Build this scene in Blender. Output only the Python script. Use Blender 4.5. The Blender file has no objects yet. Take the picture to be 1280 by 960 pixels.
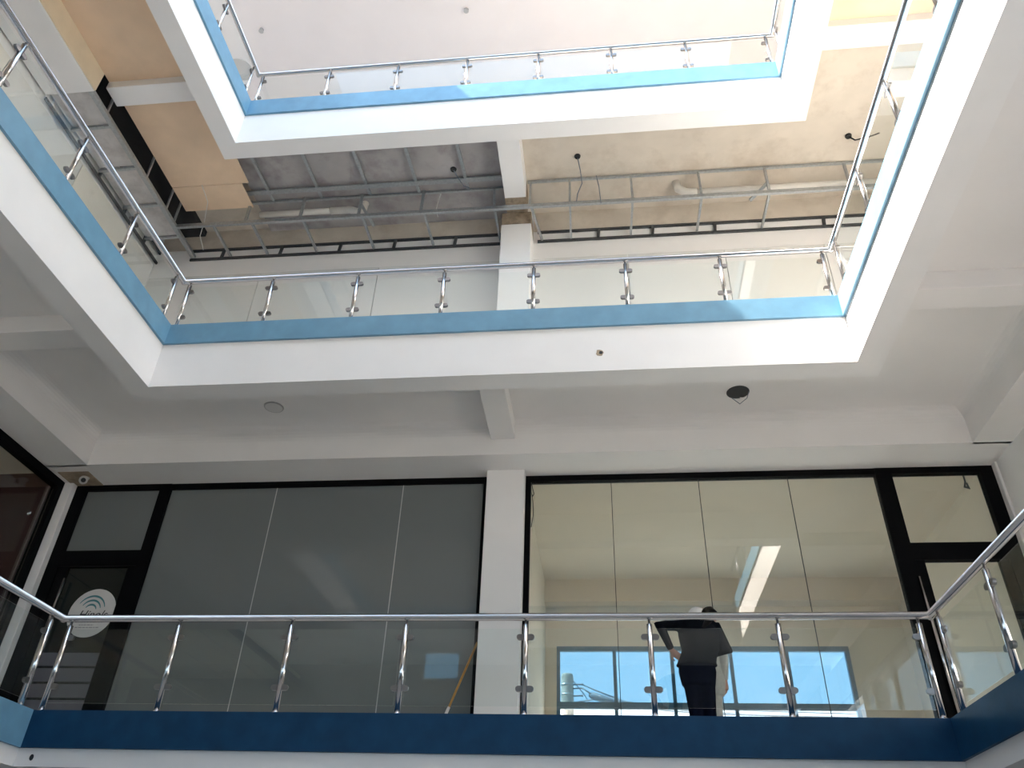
import bpy, bmesh, math, random
from mathutils import Vector, Matrix, Quaternion
random.seed(7)
scene = bpy.context.scene
C = scene.collection
R = math.radians

# ------------------------------------------------------------------ camera
EYE = 1.6
yaw, pitch, roll, FPX = R(-7.354), R(34.907), R(2.249), 996.3
fwd = Vector((math.sin(yaw)*math.cos(pitch), math.cos(yaw)*math.cos(pitch), math.sin(pitch)))
right = Vector((math.cos(yaw), -math.sin(yaw), 0)); up = right.cross(fwd)
r2 = right*math.cos(roll)+up*math.sin(roll); u2 = up*math.cos(roll)-right*math.sin(roll)
cam = bpy.data.objects.new('camera', bpy.data.cameras.new('camera')); C.objects.link(cam)
cam.data.sensor_width = 36; cam.data.lens = FPX/1280*36; cam.data.clip_end = 500
M3 = Matrix((r2, u2, -fwd)).transposed()
cam.matrix_world = Matrix.Translation((0, 0, EYE)) @ M3.to_4x4()
scene.camera = cam

# ------------------------------------------------------------------ world, sun, exposure
world = bpy.data.worlds.new('sky'); scene.world = world; world.use_nodes = True
wn = world.node_tree; wn.nodes.clear()
wo = wn.nodes.new('ShaderNodeOutputWorld'); wb = wn.nodes.new('ShaderNodeBackground')
wc = wn.nodes.new('ShaderNodeTexCoord'); ws = wn.nodes.new('ShaderNodeSeparateXYZ'); wr = wn.nodes.new('ShaderNodeValToRGB')
wr.color_ramp.elements[0].position = 0.0; wr.color_ramp.elements[0].color = (0.62, 0.81, 1.0, 1)
wr.color_ramp.elements[1].position = 0.9; wr.color_ramp.elements[1].color = (0.50, 0.72, 1.0, 1)
wb.inputs['Strength'].default_value = 1.25
wn.links.new(wc.outputs['Generated'], ws.inputs[0]); wn.links.new(ws.outputs['Z'], wr.inputs[0])
wn.links.new(wr.outputs[0], wb.inputs[0]); wn.links.new(wb.outputs[0], wo.inputs[0])
sun = bpy.data.objects.new('sun', bpy.data.lights.new('sun', 'SUN')); C.objects.link(sun)
sun.data.energy = 11.5; sun.data.angle = R(0.6); sun.data.color = (1.0, 0.93, 0.84)
sun.rotation_euler = Vector((0.77, 0.12, -1.0)).to_track_quat('-Z', 'Y').to_euler()
sun.location = (-8, -4, 26)
vs = scene.view_settings
vs.view_transform = 'Standard'; vs.look = 'None'; vs.gamma = 1.0; vs.use_curve_mapping = False
vs.exposure = 1.66

# ------------------------------------------------------------------ materials
MATS = {}
def new_mat(name):
    m = bpy.data.materials.new(name); m.use_nodes = True; MATS[name] = m
    return m, m.node_tree, m.node_tree.nodes['Principled BSDF']
def paint(name, col, rough=0.6, var=0.06, scale=3.0, bump=0.02, bscale=60, metal=0.0, spec=0.5, coat=0.0, stain=None, stain_scale=1.2, stain_amt=0.5):
    m, nt, p = new_mat(name)
    tc = nt.nodes.new('ShaderNodeTexCoord'); no = nt.nodes.new('ShaderNodeTexNoise')
    no.inputs['Scale'].default_value = scale; no.inputs['Detail'].default_value = 5
    nt.links.new(tc.outputs['Object'], no.inputs['Vector'])
    rp = nt.nodes.new('ShaderNodeValToRGB')
    rp.color_ramp.elements[0].position = 0.3; rp.color_ramp.elements[1].position = 0.7
    rp.color_ramp.elements[0].color = tuple(c*(1-var) for c in col)+(1,)
    rp.color_ramp.elements[1].color = tuple(min(1, c*(1+var)) for c in col)+(1,)
    nt.links.new(no.outputs['Fac'], rp.inputs[0])
    out = rp.outputs[0]
    if stain:
        n2 = nt.nodes.new('ShaderNodeTexNoise'); n2.inputs['Scale'].default_value = stain_scale; n2.inputs['Detail'].default_value = 8
        n2.inputs['Roughness'].default_value = 0.65
        nt.links.new(tc.outputs['Object'], n2.inputs['Vector'])
        r3 = nt.nodes.new('ShaderNodeValToRGB'); r3.color_ramp.elements[0].position = 0.48; r3.color_ramp.elements[1].position = 0.72
        r3.color_ramp.elements[0].color = (0, 0, 0, 1); r3.color_ramp.elements[1].color = (stain_amt,)*3+(1,)
        nt.links.new(n2.outputs['Fac'], r3.inputs[0])
        mx = nt.nodes.new('ShaderNodeMix'); mx.data_type = 'RGBA'
        nt.links.new(r3.outputs[0], mx.inputs[0]); nt.links.new(out, mx.inputs[6]); mx.inputs[7].default_value = tuple(stain)+(1,)
        out = mx.outputs[2]
    nt.links.new(out, p.inputs['Base Color'])
    p.inputs['Roughness'].default_value = rough; p.inputs['Metallic'].default_value = metal
    p.inputs['Specular IOR Level'].default_value = spec; p.inputs['Coat Weight'].default_value = coat
    p.inputs['Coat Roughness'].default_value = 0.03
    if bump:
        n3 = nt.nodes.new('ShaderNodeTexNoise'); n3.inputs['Scale'].default_value = bscale; n3.inputs['Detail'].default_value = 3
        nt.links.new(tc.outputs['Object'], n3.inputs['Vector'])
        b = nt.nodes.new('ShaderNodeBump'); b.inputs['Strength'].default_value = bump*5; b.inputs['Distance'].default_value = 0.01
        nt.links.new(n3.outputs['Fac'], b.inputs['Height']); nt.links.new(b.outputs[0], p.inputs['Normal'])
    return m
def glass(name, tint=(0.93, 0.97, 0.95), haze=0.0, haze_col=(0.5, 0.5, 0.5), base=0.04, boost=1.0):
    """thin pane: clear (or hazed) body with a mirror-like surface, reflectance rising at grazing angles"""
    m = bpy.data.materials.new(name); m.use_nodes = True; nt = m.node_tree; nt.nodes.clear(); MATS[name] = m
    o = nt.nodes.new('ShaderNodeOutputMaterial'); tr = nt.nodes.new('ShaderNodeBsdfTransparent'); tr.inputs[0].default_value = tint+(1,)
    gl = nt.nodes.new('ShaderNodeBsdfGlossy'); gl.inputs['Roughness'].default_value = 0.0; gl.inputs[0].default_value = (1, 1, 1, 1)
    lw = nt.nodes.new('ShaderNodeLayerWeight'); lw.inputs[0].default_value = 0.5
    pw = nt.nodes.new('ShaderNodeMath'); pw.operation = 'POWER'; pw.inputs[1].default_value = 5
    ma = nt.nodes.new('ShaderNodeMath'); ma.operation = 'MULTIPLY_ADD'; ma.inputs[1].default_value = 0.9*boost; ma.inputs[2].default_value = base
    nt.links.new(lw.outputs['Facing'], pw.inputs[0]); nt.links.new(pw.outputs[0], ma.inputs[0])
    body = tr.outputs[0]
    if haze:
        df = nt.nodes.new('ShaderNodeBsdfDiffuse'); df.inputs[0].default_value = haze_col+(1,)
        mh = nt.nodes.new('ShaderNodeMixShader'); mh.inputs[0].default_value = haze
        nt.links.new(tr.outputs[0], mh.inputs[1]); nt.links.new(df.outputs[0], mh.inputs[2]); body = mh.outputs[0]
    mx = nt.nodes.new('ShaderNodeMixShader')
    nt.links.new(ma.outputs[0], mx.inputs[0]); nt.links.new(body, mx.inputs[1]); nt.links.new(gl.outputs[0], mx.inputs[2])
    nt.links.new(mx.outputs[0], o.inputs[0])
    return m
def emit(name, col, s):
    m, nt, p = new_mat(name); p.inputs['Base Color'].default_value = tuple(col)+(1,)
    p.inputs['Emission Color'].default_value = tuple(col)+(1,); p.inputs['Emission Strength'].default_value = s
    return m

WHITE = paint('white_wall_paint', (0.84, 0.815, 0.80), 0.55, 0.02, 2.0, 0.01, 40)
SOFFIT = paint('white_ceiling_paint', (0.83, 0.80, 0.78), 0.7, 0.02, 1.5, 0.008, 30)
PINKISH = paint('pinkish_white_ceiling_paint', (0.76, 0.69, 0.675), 0.7, 0.02, 1.5, 0.008, 30)
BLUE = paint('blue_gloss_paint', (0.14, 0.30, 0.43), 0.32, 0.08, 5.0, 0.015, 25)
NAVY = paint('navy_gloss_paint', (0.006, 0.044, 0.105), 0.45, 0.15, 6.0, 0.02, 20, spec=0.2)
LIP = paint('dark_blue_shadow_gap', (0.03, 0.07, 0.12), 0.5, 0.1)
STEEL = paint('stainless_steel', (0.60, 0.57, 0.56), 0.16, 0.03, 20, 0.0, metal=1.0)
CLAMPST = paint('dark_brushed_steel', (0.22, 0.205, 0.20), 0.3, 0.05, 20, 0.0, metal=1.0)
GALV = paint('galvanised_steel', (0.42, 0.44, 0.45), 0.42, 0.12, 25, 0.0, metal=0.75)
SHADEGALV = paint('shaded_galvanised_track', (0.09, 0.095, 0.10), 0.5, 0.15, 25, 0.0, metal=0.6)  # darkened galvanised copy, shadow on tracks and spacers put into the colour
BLACK = paint('black_aluminium', (0.003, 0.003, 0.0035), 0.6, 0.1, 20, 0.0, spec=0.08)
GLASS = glass('clear_rail_glass', (0.965, 0.985, 0.978), base=0.026)
SHOPGLASS = glass('clear_shop_glass', (0.955, 0.955, 0.93), base=0.075)
FILM = glass('grey_frosted_film_glass', (0.62, 0.68, 0.68), haze=0.55, haze_col=(0.28, 0.30, 0.295), base=0.045)
DARKGLASS = glass('dark_door_glass', (0.5, 0.55, 0.55), base=0.05)
WHITEPANEL = glass('white_backed_glass_panel', (1, 1, 1), haze=1.0, haze_col=(0.76, 0.74, 0.71), base=0.13)
BEIGEPANEL = paint('beige_gloss_panel', (0.84, 0.78, 0.70), 0.1, 0.03, 1.0, 0.0, coat=0.3)
TEALPANEL = paint('grey_green_gloss_panel', (0.56, 0.60, 0.59), 0.08, 0.03, 1.0, 0.0, coat=0.5)
PALEBOARD = paint('smeared_pale_board', (0.60, 0.57, 0.55), 0.7, 0.1, 4.0, 0.02, 25, stain=(0.33, 0.30, 0.29), stain_scale=2.5, stain_amt=0.8)
CAVITY = paint('black_cavity_shade', (0.03, 0.03, 0.032), 0.9, 0.3, 3.0, 0.02)  # black colour carries the shade inside the ceiling cavity
TAN = paint('tan_gypsum_board', (0.84, 0.62, 0.43), 0.8, 0.05, 2.0, 0.01, 30, stain=(0.66, 0.47, 0.31), stain_scale=0.8, stain_amt=0.5)
TANLIGHT = paint('yellowed_gypsum_edge', (0.80, 0.66, 0.48), 0.8, 0.06, 3.0, 0.01)
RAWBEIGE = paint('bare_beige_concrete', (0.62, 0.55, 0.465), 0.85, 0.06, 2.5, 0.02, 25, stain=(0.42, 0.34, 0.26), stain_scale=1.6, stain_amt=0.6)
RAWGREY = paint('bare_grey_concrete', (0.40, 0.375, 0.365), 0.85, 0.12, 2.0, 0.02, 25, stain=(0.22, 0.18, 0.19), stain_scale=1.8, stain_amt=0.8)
RAWBROWN = paint('bare_brown_concrete', (0.36, 0.28, 0.20), 0.9, 0.2, 9.0, 0.05, 30, stain=(0.16, 0.12, 0.08), stain_scale=5, stain_amt=0.9)
TILE = paint('pale_floor_tile', (0.64, 0.60, 0.56), 0.3, 0.03, 1.0, 0.0)
TILE2 = paint('cream_gallery_tile', (0.80, 0.76, 0.70), 0.3, 0.03, 1.0, 0.0)
TINTED = glass('sky_dimming_window_glass', (0.40, 0.53, 0.60), base=0.02)  # blue tint added to hold down the bright sky behind the panes
CONCRETE = paint('pale_outdoor_concrete', (0.38, 0.36, 0.33), 0.9, 0.1, 0.5, 0.02)
SHOPWALL = paint('cream_shop_wall', (0.72, 0.65, 0.54), 0.7, 0.03, 1.5, 0.01)
SHOPCEIL = paint('cream_shop_ceiling', (0.66, 0.585, 0.475), 0.8, 0.04, 1.2, 0.01)
DARKWALL = paint('dark_grey_wall', (0.12, 0.13, 0.13), 0.7, 0.1)
MAROON = paint('dark_maroon_panel', (0.035, 0.008, 0.008), 0.5, 0.15)
WINBLUE = paint('blue_window_frame', (0.06, 0.15, 0.24), 0.35, 0.05, metal=0.2)
PVC = paint('white_plastic_pipe', (0.72, 0.68, 0.62), 0.4, 0.05, 6, 0.0)
RUBBER = paint('black_plastic', (0.012, 0.012, 0.012), 0.45, 0.1, 30, 0.0)
STICKER = paint('white_sticker_vinyl', (0.66, 0.64, 0.62), 0.5, 0.03, 4, 0.0)
TEAL = paint('teal_print', (0.06, 0.22, 0.24), 0.5, 0.1, 10, 0.0)
INK = paint('black_print', (0.02, 0.02, 0.025), 0.5, 0.0, 10, 0.0)
GREYINK = paint('grey_print', (0.30, 0.29, 0.30), 0.5, 0.0, 10, 0.0)
LAVENDER = paint('grey_lavender_strip', (0.12, 0.12, 0.14), 0.5, 0.06, 8, 0.0)  # flat grey-lavender colour of the bands across the door pane
WOODY = paint('ochre_broom_handle', (0.52, 0.25, 0.05), 0.4, 0.12, 20, 0.0)
JACKET = paint('black_jacket_cloth', (0.004, 0.005, 0.007), 0.9, 0.25, 30, 0.03, 120, spec=0.04)
TROUSER = paint('navy_trouser_cloth', (0.003, 0.004, 0.011), 0.9, 0.25, 30, 0.03, 120, spec=0.04)
GREYCLOTH = paint('pale_grey_cloth', (0.42, 0.42, 0.39), 0.9, 0.08, 25, 0.03, 120)
CAPCLOTH = paint('white_cap_cloth', (0.75, 0.74, 0.73), 0.9, 0.06, 25, 0.03, 120)
SKIN = paint('skin', (0.46, 0.25, 0.18), 0.55, 0.08, 15, 0.01, 80)
HAIR = paint('black_hair', (0.010, 0.008, 0.008), 0.4, 0.3, 60, 0.04, 150, spec=0.04)
LEATHER = paint('dark_leather', (0.02, 0.015, 0.012), 0.5, 0.1, 30, 0.0)
POLEC = paint('weathered_concrete_pole', (0.34, 0.30, 0.26), 0.9, 0.25, 6, 0.05, 20)
CABLEG = paint('grey_overhead_cable', (0.16, 0.19, 0.23), 0.6, 0.1, 10, 0.0)
LENS = paint('white_lamp_lens', (0.66, 0.64, 0.62), 0.4, 0.02, 5, 0.0); RIMG = paint('grey_lamp_rim', (0.45, 0.43, 0.42), 0.4, 0.02, 5, 0.0)
LAMPON = emit('lit_lamp', (0.9, 0.97, 1.0), 12)

# ------------------------------------------------------------------ mesh helpers
class MB:
    def __init__(self): self.v = []; self.f = []; self.sm = []
    def box(self, x, y, z):
        x0, x1 = sorted(x); y0, y1 = sorted(y); z0, z1 = sorted(z); n = len(self.v)
        self.v += [(x0,y0,z0),(x1,y0,z0),(x1,y1,z0),(x0,y1,z0),(x0,y0,z1),(x1,y0,z1),(x1,y1,z1),(x0,y1,z1)]
        for q in ((0,3,2,1),(4,5,6,7),(0,1,5,4),(1,2,6,5),(2,3,7,6),(3,0,4,7)):
            self.f.append(tuple(n+i for i in q)); self.sm.append(False)
        return self
    def bar(self, a, b, w, h, upv=(0,0,1)):
        a = Vector(a); b = Vector(b); d = (b-a).normalized(); u = Vector(upv)
        if abs(d.dot(u)) > 0.95: u = Vector((0,1,0))
        s = d.cross(u).normalized(); u = s.cross(d); n = len(self.v)
        for p in (a, b):
            for i, j in ((-1,-1),(1,-1),(1,1),(-1,1)): self.v.append(tuple(p+s*(w/2*i)+u*(h/2*j)))
        for q in ((0,1,2,3),(7,6,5,4),(0,4,5,1),(1,5,6,2),(2,6,7,3),(3,7,4,0)):
            self.f.append(tuple(n+i for i in q)); self.sm.append(False)
        return self
    def tube(self, pts, r, n=10, caps=True):
        pts = [Vector(p) for p in pts]; rs = r if isinstance(r, (list, tuple)) else [r]*len(pts); st = len(self.v); prev = None
        for i, p in enumerate(pts):
            if i == 0: t = (pts[1]-p).normalized(); k = 1
            elif i == len(pts)-1: t = (p-pts[i-1]).normalized(); k = 1
            else:
                a = (p-pts[i-1]).normalized(); b = (pts[i+1]-p).normalized(); t = (a+b).normalized(); k = 1
            if prev is None:
                u = Vector((0,0,1)) if abs(t.z) < 0.9 else Vector((1,0,0))
                s = t.cross(u).normalized()
            else:
                s = pt.rotation_difference(t) @ prev; s = (s-t*s.dot(t)).normalized()
            prev = s; pt = t; w = t.cross(s)
            for j in range(n):
                an = 2*math.pi*j/n; off = s*math.cos(an)+w*math.sin(an)
                if 0 < i < len(pts)-1:                      # mitre
                    a = (p-pts[i-1]).normalized(); off = off - a*(off.dot(t)/max(0.2, a.dot(t))) if False else off
                    b = (pts[i+1]-p).normalized(); c = a.dot(b)
                    ax = (b-a)
                    if ax.length > 1e-4:
                        ax.normalize(); off = off + ax*off.dot(ax)*(1/max(0.35, math.sqrt((1+c)/2))-1)
                self.v.append(tuple(p+off*rs[i]))
        m = len(pts)
        for i in range(m-1):
            for j in range(n):
                a = st+i*n+j; b = st+i*n+(j+1) % n
                self.f.append((a, b, b+n, a+n)); self.sm.append(True)
        if caps:
            self.f.append(tuple(st+j for j in reversed(range(n)))); self.sm.append(False)
            self.f.append(tuple(st+(m-1)*n+j for j in range(n))); self.sm.append(False)
        return self
    def prism(self, poly, axis, a, b):
        """poly of 2D points extruded along axis from a to b ('x': (y,z), 'y': (x,z), 'z': (x,y))"""
        n = len(self.v); k = len(poly)
        def P(p, t): return {'x': (t, p[0], p[1]), 'y': (p[0], t, p[1]), 'z': (p[0], p[1], t)}[axis]
        self.v += [P(p, a) for p in poly]+[P(p, b) for p in poly]
        self.f.append(tuple(n+i for i in range(k))); self.f.append(tuple(n+k+i for i in reversed(range(k)))); self.sm += [False]*2
        for i in range(k): self.f.append((n+i, n+k+i, n+k+(i+1) % k, n+(i+1) % k)); self.sm.append(False)
        return self
    def ellipsoid(self, c, r, rot=None, nu=14, nv=9):
        n = len(self.v); c = Vector(c)
        for i in range(nv+1):
            th = math.pi*i/nv
            for j in range(nu):
                ph = 2*math.pi*j/nu
                p = Vector((r[0]*math.sin(th)*math.cos(ph), r[1]*math.sin(th)*math.sin(ph), r[2]*math.cos(th)))
                if rot is not None: p = rot @ p
                self.v.append(tuple(c+p))
        for i in range(nv):
            for j in range(nu):
                self.f.append((n+i*nu+j, n+(i+1)*nu+j, n+(i+1)*nu+(j+1) % nu, n+i*nu+(j+1) % nu)); self.sm.append(True)
        return self
    def loft(self, rings, n=18):
        """rings: (centre, rx, ry[, rotation matrix])"""
        st = len(self.v)
        for ring in rings:
            c = Vector(ring[0])
            for j in range(n):
                an = 2*math.pi*j/n
                p = Vector((ring[1]*math.cos(an), ring[2]*math.sin(an), 0))
                if len(ring) > 3: p = ring[3] @ p
                self.v.append(tuple(c+p))
        m = len(rings)
        for i in range(m-1):
            for j in range(n):
                a = st+i*n+j; b = st+i*n+(j+1) % n
                self.f.append((a, b, b+n, a+n)); self.sm.append(True)
        self.f.append(tuple(st+j for j in reversed(range(n)))); self.f.append(tuple(st+(m-1)*n+j for j in range(n))); self.sm += [False]*2
        return self
    def mesh(self, name, mat):
        me = bpy.data.meshes.new(name); me.from_pydata(self.v, [], self.f)
        me.polygons.foreach_set('use_smooth', self.sm); me.materials.append(mat); me.validate(); me.update()
        bm = bmesh.new(); bm.from_mesh(me); bmesh.ops.recalc_face_normals(bm, faces=bm.faces); bm.to_mesh(me); bm.free()
        return me
    def build(self, name, mat, parent=None, bevel=0.0):
        o = bpy.data.objects.new(name, self.mesh(name, mat)); C.objects.link(o)
        if parent is not None:
            o.parent = parent; o.matrix_parent_inverse = Matrix.Translation(-parent.location) if parent.parent is None else Matrix.Translation(-WL[parent.name])
        WL[o.name] = Vector((0, 0, 0)) if parent is None else Vector((0, 0, 0))
        if bevel:
            b = o.modifiers.new('bevel', 'BEVEL'); b.width = bevel; b.segments = 2; b.limit_method = 'ANGLE'
        return o
WL = {}
def tag(o, label, cat=None, group=None, kind=None):
    o['label'] = label
    if cat: o['category'] = cat
    if group: o['group'] = group
    if kind: o['kind'] = kind
    return o
def struct(o, label, cat): return tag(o, label, cat, kind='structure')
def empty(name, loc=(0, 0, 0)):
    e = bpy.data.objects.new(name, None); e.location = loc; e.empty_display_size = 0.1; C.objects.link(e); WL[e.name] = Vector(loc)
    return e
def shared(name, me, parent, loc, rz=0.0):
    """a child that shares mesh data; loc is in world space"""
    o = bpy.data.objects.new(name, me); C.objects.link(o); o.parent = parent
    base = WL.get(parent.name, Vector((0, 0, 0)))
    o.location = Vector(loc)-base; o.rotation_euler.z = rz; WL[o.name] = Vector(loc)
    return o

# ------------------------------------------------------------------ key dimensions
XL, XR, YF, YN = -5.4615, 2.906, 7.5, 2.0       # light well
XO0, XO1 = -8.05, 5.25                            # corridor walls
L1 = dict(w=2.767, b=2.9245, t=3.2545, f=3.12)
L2 = dict(w=7.021, b=7.666, t=7.972, f=7.85)
L3 = dict(w=11.653, b=12.3175, t=12.6685, f=12.55)
ZR = 16.4                                         # top-floor ceiling

# ------------------------------------------------------------------ structure
def ring(x, y, hx, hy, z):
    """rectangle x,y with hole hx,hy"""
    m = MB(); m.box(x, (hy[1], y[1]), z); m.box((x[0], hx[0]), hy, z); m.box((hx[1], x[1]), hy, z)
    if y[0] < hy[0]: m.box(x, (y[0], hy[0]), z)
    return m
struct(MB().box((-60, 60), (-60, 90), (-0.4, -0.1)).build('ground', CONCRETE), 'pale concrete ground around the building', 'ground')
struct(MB().box((-14, 9), (-9, 16), (-0.1, 0.0)).build('floor', TILE), 'pale tiled ground floor of the light well', 'floor')
# first gallery slab
struct(ring((-13, 5.6), (-6, 14.5), (XL-0.05, XR+0.05), (-6, YF+0.05), (L1['w']+0.02, L1['f'])).build('floor', TILE2), 'first gallery floor slab behind the navy band', 'floor')
# second gallery slab (its underside is the painted coffer above the first gallery)
struct(ring((-13, 5.6), (-6.2, 14.5), (XL-0.1, XR+0.1), (YN-0.1, YF+0.1), (7.5, L2['f'])).build('floor', SOFFIT), 'second gallery slab with painted coffered underside', 'floor')
# third gallery slab
struct(ring((-8.3, 5.6), (-3.5, 10.4), (XL-0.1, XR+0.1), (YN-0.1, YF+0.1), (12.32, L3['f'])).build('floor', RAWBEIGE), 'third gallery slab with bare beige concrete underside', 'floor')
# roof with its opening
YR0 = 0.8
struct(ring((-8.3, 5.6), (-3.5, 10.4), (XL, XR), (YR0, YF), (ZR, ZR+0.25)).build('ceiling', PINKISH), 'pinkish white ceiling of the top gallery', 'ceiling')
m = MB(); W = 0.25
for bx in (((XL-W, XL), (YR0-W, YF+W)), ((XR, XR+W), (YR0-W, YF+W)), ((XL, XR), (YR0-W, YR0)), ((XL, XR), (YF, YF+W))): m.box(bx[0], bx[1], (ZR+0.25, 17.1))
struct(m.build('wall_roof', WHITE), 'white upstand wall round the roof opening', 'wall')

def fascia(L, near, white_top):
    m = MB(); b = 0.3; z = (L['w'], white_top); y0 = near if near is not None else -6
    m.box((XL-b, XR+b), (YF, YF+b), z); m.box((XL-b, XL), (y0, YF), z); m.box((XR, XR+b), (y0, YF), z)
    if near is not None: m.box((XL-b, XR+b), (near-b, near), z)
    return m
def band(L, near, p=0.035):
    m = MB(); z = (L['b'], L['t']); t = 0.14; y0 = near if near is not None else -6
    m.box((XL-t, XR+t), (YF-p, YF+t), z); m.box((XL-t, XL+p), (y0, YF-p), z); m.box((XR-p, XR+t), (y0, YF-p), z)
    if near is not None: m.box((XL-t, XR+t), (near-t, near+p), z)
    return m
struct(fascia(L1, None, L1['b']).build('trim_1', WHITE), 'narrow white slab edge below the navy band', 'trim')
m = MB(); z = (L1['b'], L1['t'])
m.box((XL, XR+0.14), (YF-0.035, YF+0.14), z); m.box((XR-0.035, XR+0.14), (-6, YF-0.035), z)
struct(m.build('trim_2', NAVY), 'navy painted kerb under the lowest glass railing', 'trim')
struct(MB().box((XL-0.14, XL+0.035), (-6, YF-0.035), z).box((XL-0.14, XL), (YF-0.035, YF+0.14), z).build('trim_7', BLUE), 'kerb at the lower left corner, its lit look painted lighter blue', 'trim')  # left run painted lighter to carry its lit look
struct(fascia(L2, YN, L2['b']).build('trim_3', WHITE), 'wide white beam face round the second gallery opening', 'trim')
struct(band(L2, YN).build('trim_4', BLUE), 'blue painted kerb under the middle glass railing', 'trim')
struct(fascia(L3, YN, L3['b']).build('trim_5', WHITE), 'wide white beam face round the top gallery opening', 'trim')
struct(band(L3, YN).build('trim_6', BLUE), 'blue painted kerb under the topmost glass railing', 'trim')

# lower bulkhead under the coffered ceiling (cove at its top)
def bulk_profile(face, back, z0=7.021, z1=7.5, r=0.17, s=1):
    """(coordinate, z) polygon; face = visible edge, s = direction from face to back"""
    pts = [(back, z0), (face, z0), (face, z1-r)]
    for k in range(1, 7):
        a = math.pi/2*k/6; pts.append((face-s*r*(1-math.cos(a)), z1-r+r*math.sin(a)))
    pts += [(face-s*r, z1+0.01), (back, z1+0.01)]
    return pts
m = MB()
m.prism(bulk_profile(9.36, 10.15), 'x', XO0-0.1, 5.4)
m.prism(bulk_profile(-7.33, XO0-0.12, s=-1), 'y', -3.5, 9.40)
m.prism(bulk_profile(4.77, 5.4, s=1), 'y', -3.5, 9.40)
struct(m.build('ceiling', SOFFIT), 'dropped ceiling border with soft cove above the shop fronts', 'ceiling')
def beam(x, y, z, mat, label): return struct(MB().box(x, y, z).build('beam', mat, bevel=0.006), label, 'beam')
beam((-1.47, -1.14), (7.8, 9.36), (7.26, 7.5), SOFFIT, 'short ceiling beam above the white column of the lower gallery')
beam((-7.33, XL-0.3), (6.64, 6.98), (7.26, 7.5), SOFFIT, 'ceiling beam crossing the lower gallery on the left side')
beam((XR+0.3, 4.77), (6.60, 6.93), (7.26, 7.5), SOFFIT, 'ceiling beam crossing the lower gallery on the right side')
beam((-1.43, -1.07), (7.8, 9.17), (11.9, 12.32), WHITE, 'white beam running back between the stripped ceiling bays')
beam((-1.43, -1.07), (9.17, 9.52), (11.9, 12.32), RAWBROWN, 'bare brown beam end over the upper column')
beam((-7.17, XL-0.3), (6.55, 6.88), (11.9, 12.32), WHITE, 'white beam between the tan ceiling boards at left')
beam((XR+0.3, XO1), (6.48, 6.83), (11.9, 12.32), WHITE, 'white beam crossing the upper right ceiling bay')

# columns
def column(x, y, z, mat, label): return struct(MB().box(x, y, z).build('column', mat, bevel=0.012), label, 'column')
column((-1.57, -1.04), (9.8, 10.2), (L1['f'], 7.03), WHITE, 'white column between the dark and the clear shop front')
column((-1.52, -1.008), (9.5, 9.95), (L2['f'], 11.62), WHITE, 'white column in the middle of the upper gallery')
column((-1.52, -1.008), (9.5, 9.95), (11.62, 11.9), RAWBROWN, 'bare brown top of the upper gallery column')
column((-8.07, -7.84), (9.88, 10.2), (L1['f'], 7.03), WHITE, 'slim white corner pillar beside the dark glass door')
column((5.22, 5.6), (9.88, 10.2), (L1['f'], 7.03), WHITE, 'white pillar right of the clear shop door')

# side and back walls
rw = MB().box((5.25, 5.45), (2.2, 9.88), (L1['f'], 7.03)).box((5.25, 5.45), (-6, 2.2), (L1['f'], 3.4)).box((5.25, 5.45), (-6, 2.2), (6.0, 7.03))  # near bays are unseen, added to let daylight into the lower gallery
for y in (-6, -2.0): rw.box((5.25, 5.45), (y, y+0.3), (3.4, 6.0))
struct(rw.build('wall_right', WHITE), 'white wall along the right lower gallery, unseen open bays added for daylight', 'wall')
struct(MB().box((5.25, 5.45), (-3.5, 9.9), (L2['f'], 12.32)).build('wall_right', TEALPANEL), 'grey-green glossy wall along the right middle gallery', 'wall')
struct(MB().box((5.25, 5.45), (-3.5, 10.2), (L3['f'], ZR)).build('wall_right', TEALPANEL), 'grey-green wall along the right top gallery', 'wall')
struct(MB().box((-8.25, XO0), (-3.5, 10.2), (L3['f'], ZR)).build('wall_left', WHITE), 'white wall along the left top gallery', 'wall')
struct(MB().box((XO0, 5.25), (10.0, 10.2), (L3['f'], ZR)).build('wall_back', WHITE), 'white wall behind the top railing', 'wall')
# middle gallery: glossy white panels behind the railing, wall strip above them
wb_ = struct(MB().box((XO0, 5.25), (9.95, 10.15), (L2['f'], 12.32)).build('wall_back', WHITE), 'white wall behind the middle railing', 'wall')
MB().box((-7.95, -1.52), (9.935, 9.95), (11.86, 12.32)).build('bare_strip', RAWBEIGE, wb_); MB().box((-1.0, 5.25), (9.935, 9.95), (11.86, 12.32)).build('bare_strip', RAWBEIGE, wb_)
xs = [-7.95, -5.85, -3.7, -1.53]
for a, b in list(zip(xs[:-1], xs[1:]))+[(-1.0, 0.6), (0.6, 2.2), (2.2, 3.8), (3.8, 5.24)]:
    MB().box((a+0.006, b-0.006), (9.9, 9.95), (L2['f'], 11.16)).build('panel', WHITEPANEL, wb_)
wl_ = struct(MB().box((-8.25, -8.0), (-3.5, 9.95), (L2['f'], 12.32)).build('wall_left', WHITE), 'wall of large beige panels behind the left middle railing', 'wall')
ys = [-3.5, -1.5, 0.3, 2.1, 3.9, 5.7, 7.55, 9.0, 9.9]
for i, (a, b) in enumerate(zip(ys[:-1], ys[1:])):
    for z0, z1 in ((L2['f'], 9.6), (9.6, 11.45)):
        MB().box((-8.0, -7.95), (a+0.006, b-0.006), (z0+0.004, z1-0.004)).build('panel', BEIGEPANEL if i not in (5, 7) else WHITEPANEL, wl_)
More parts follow.
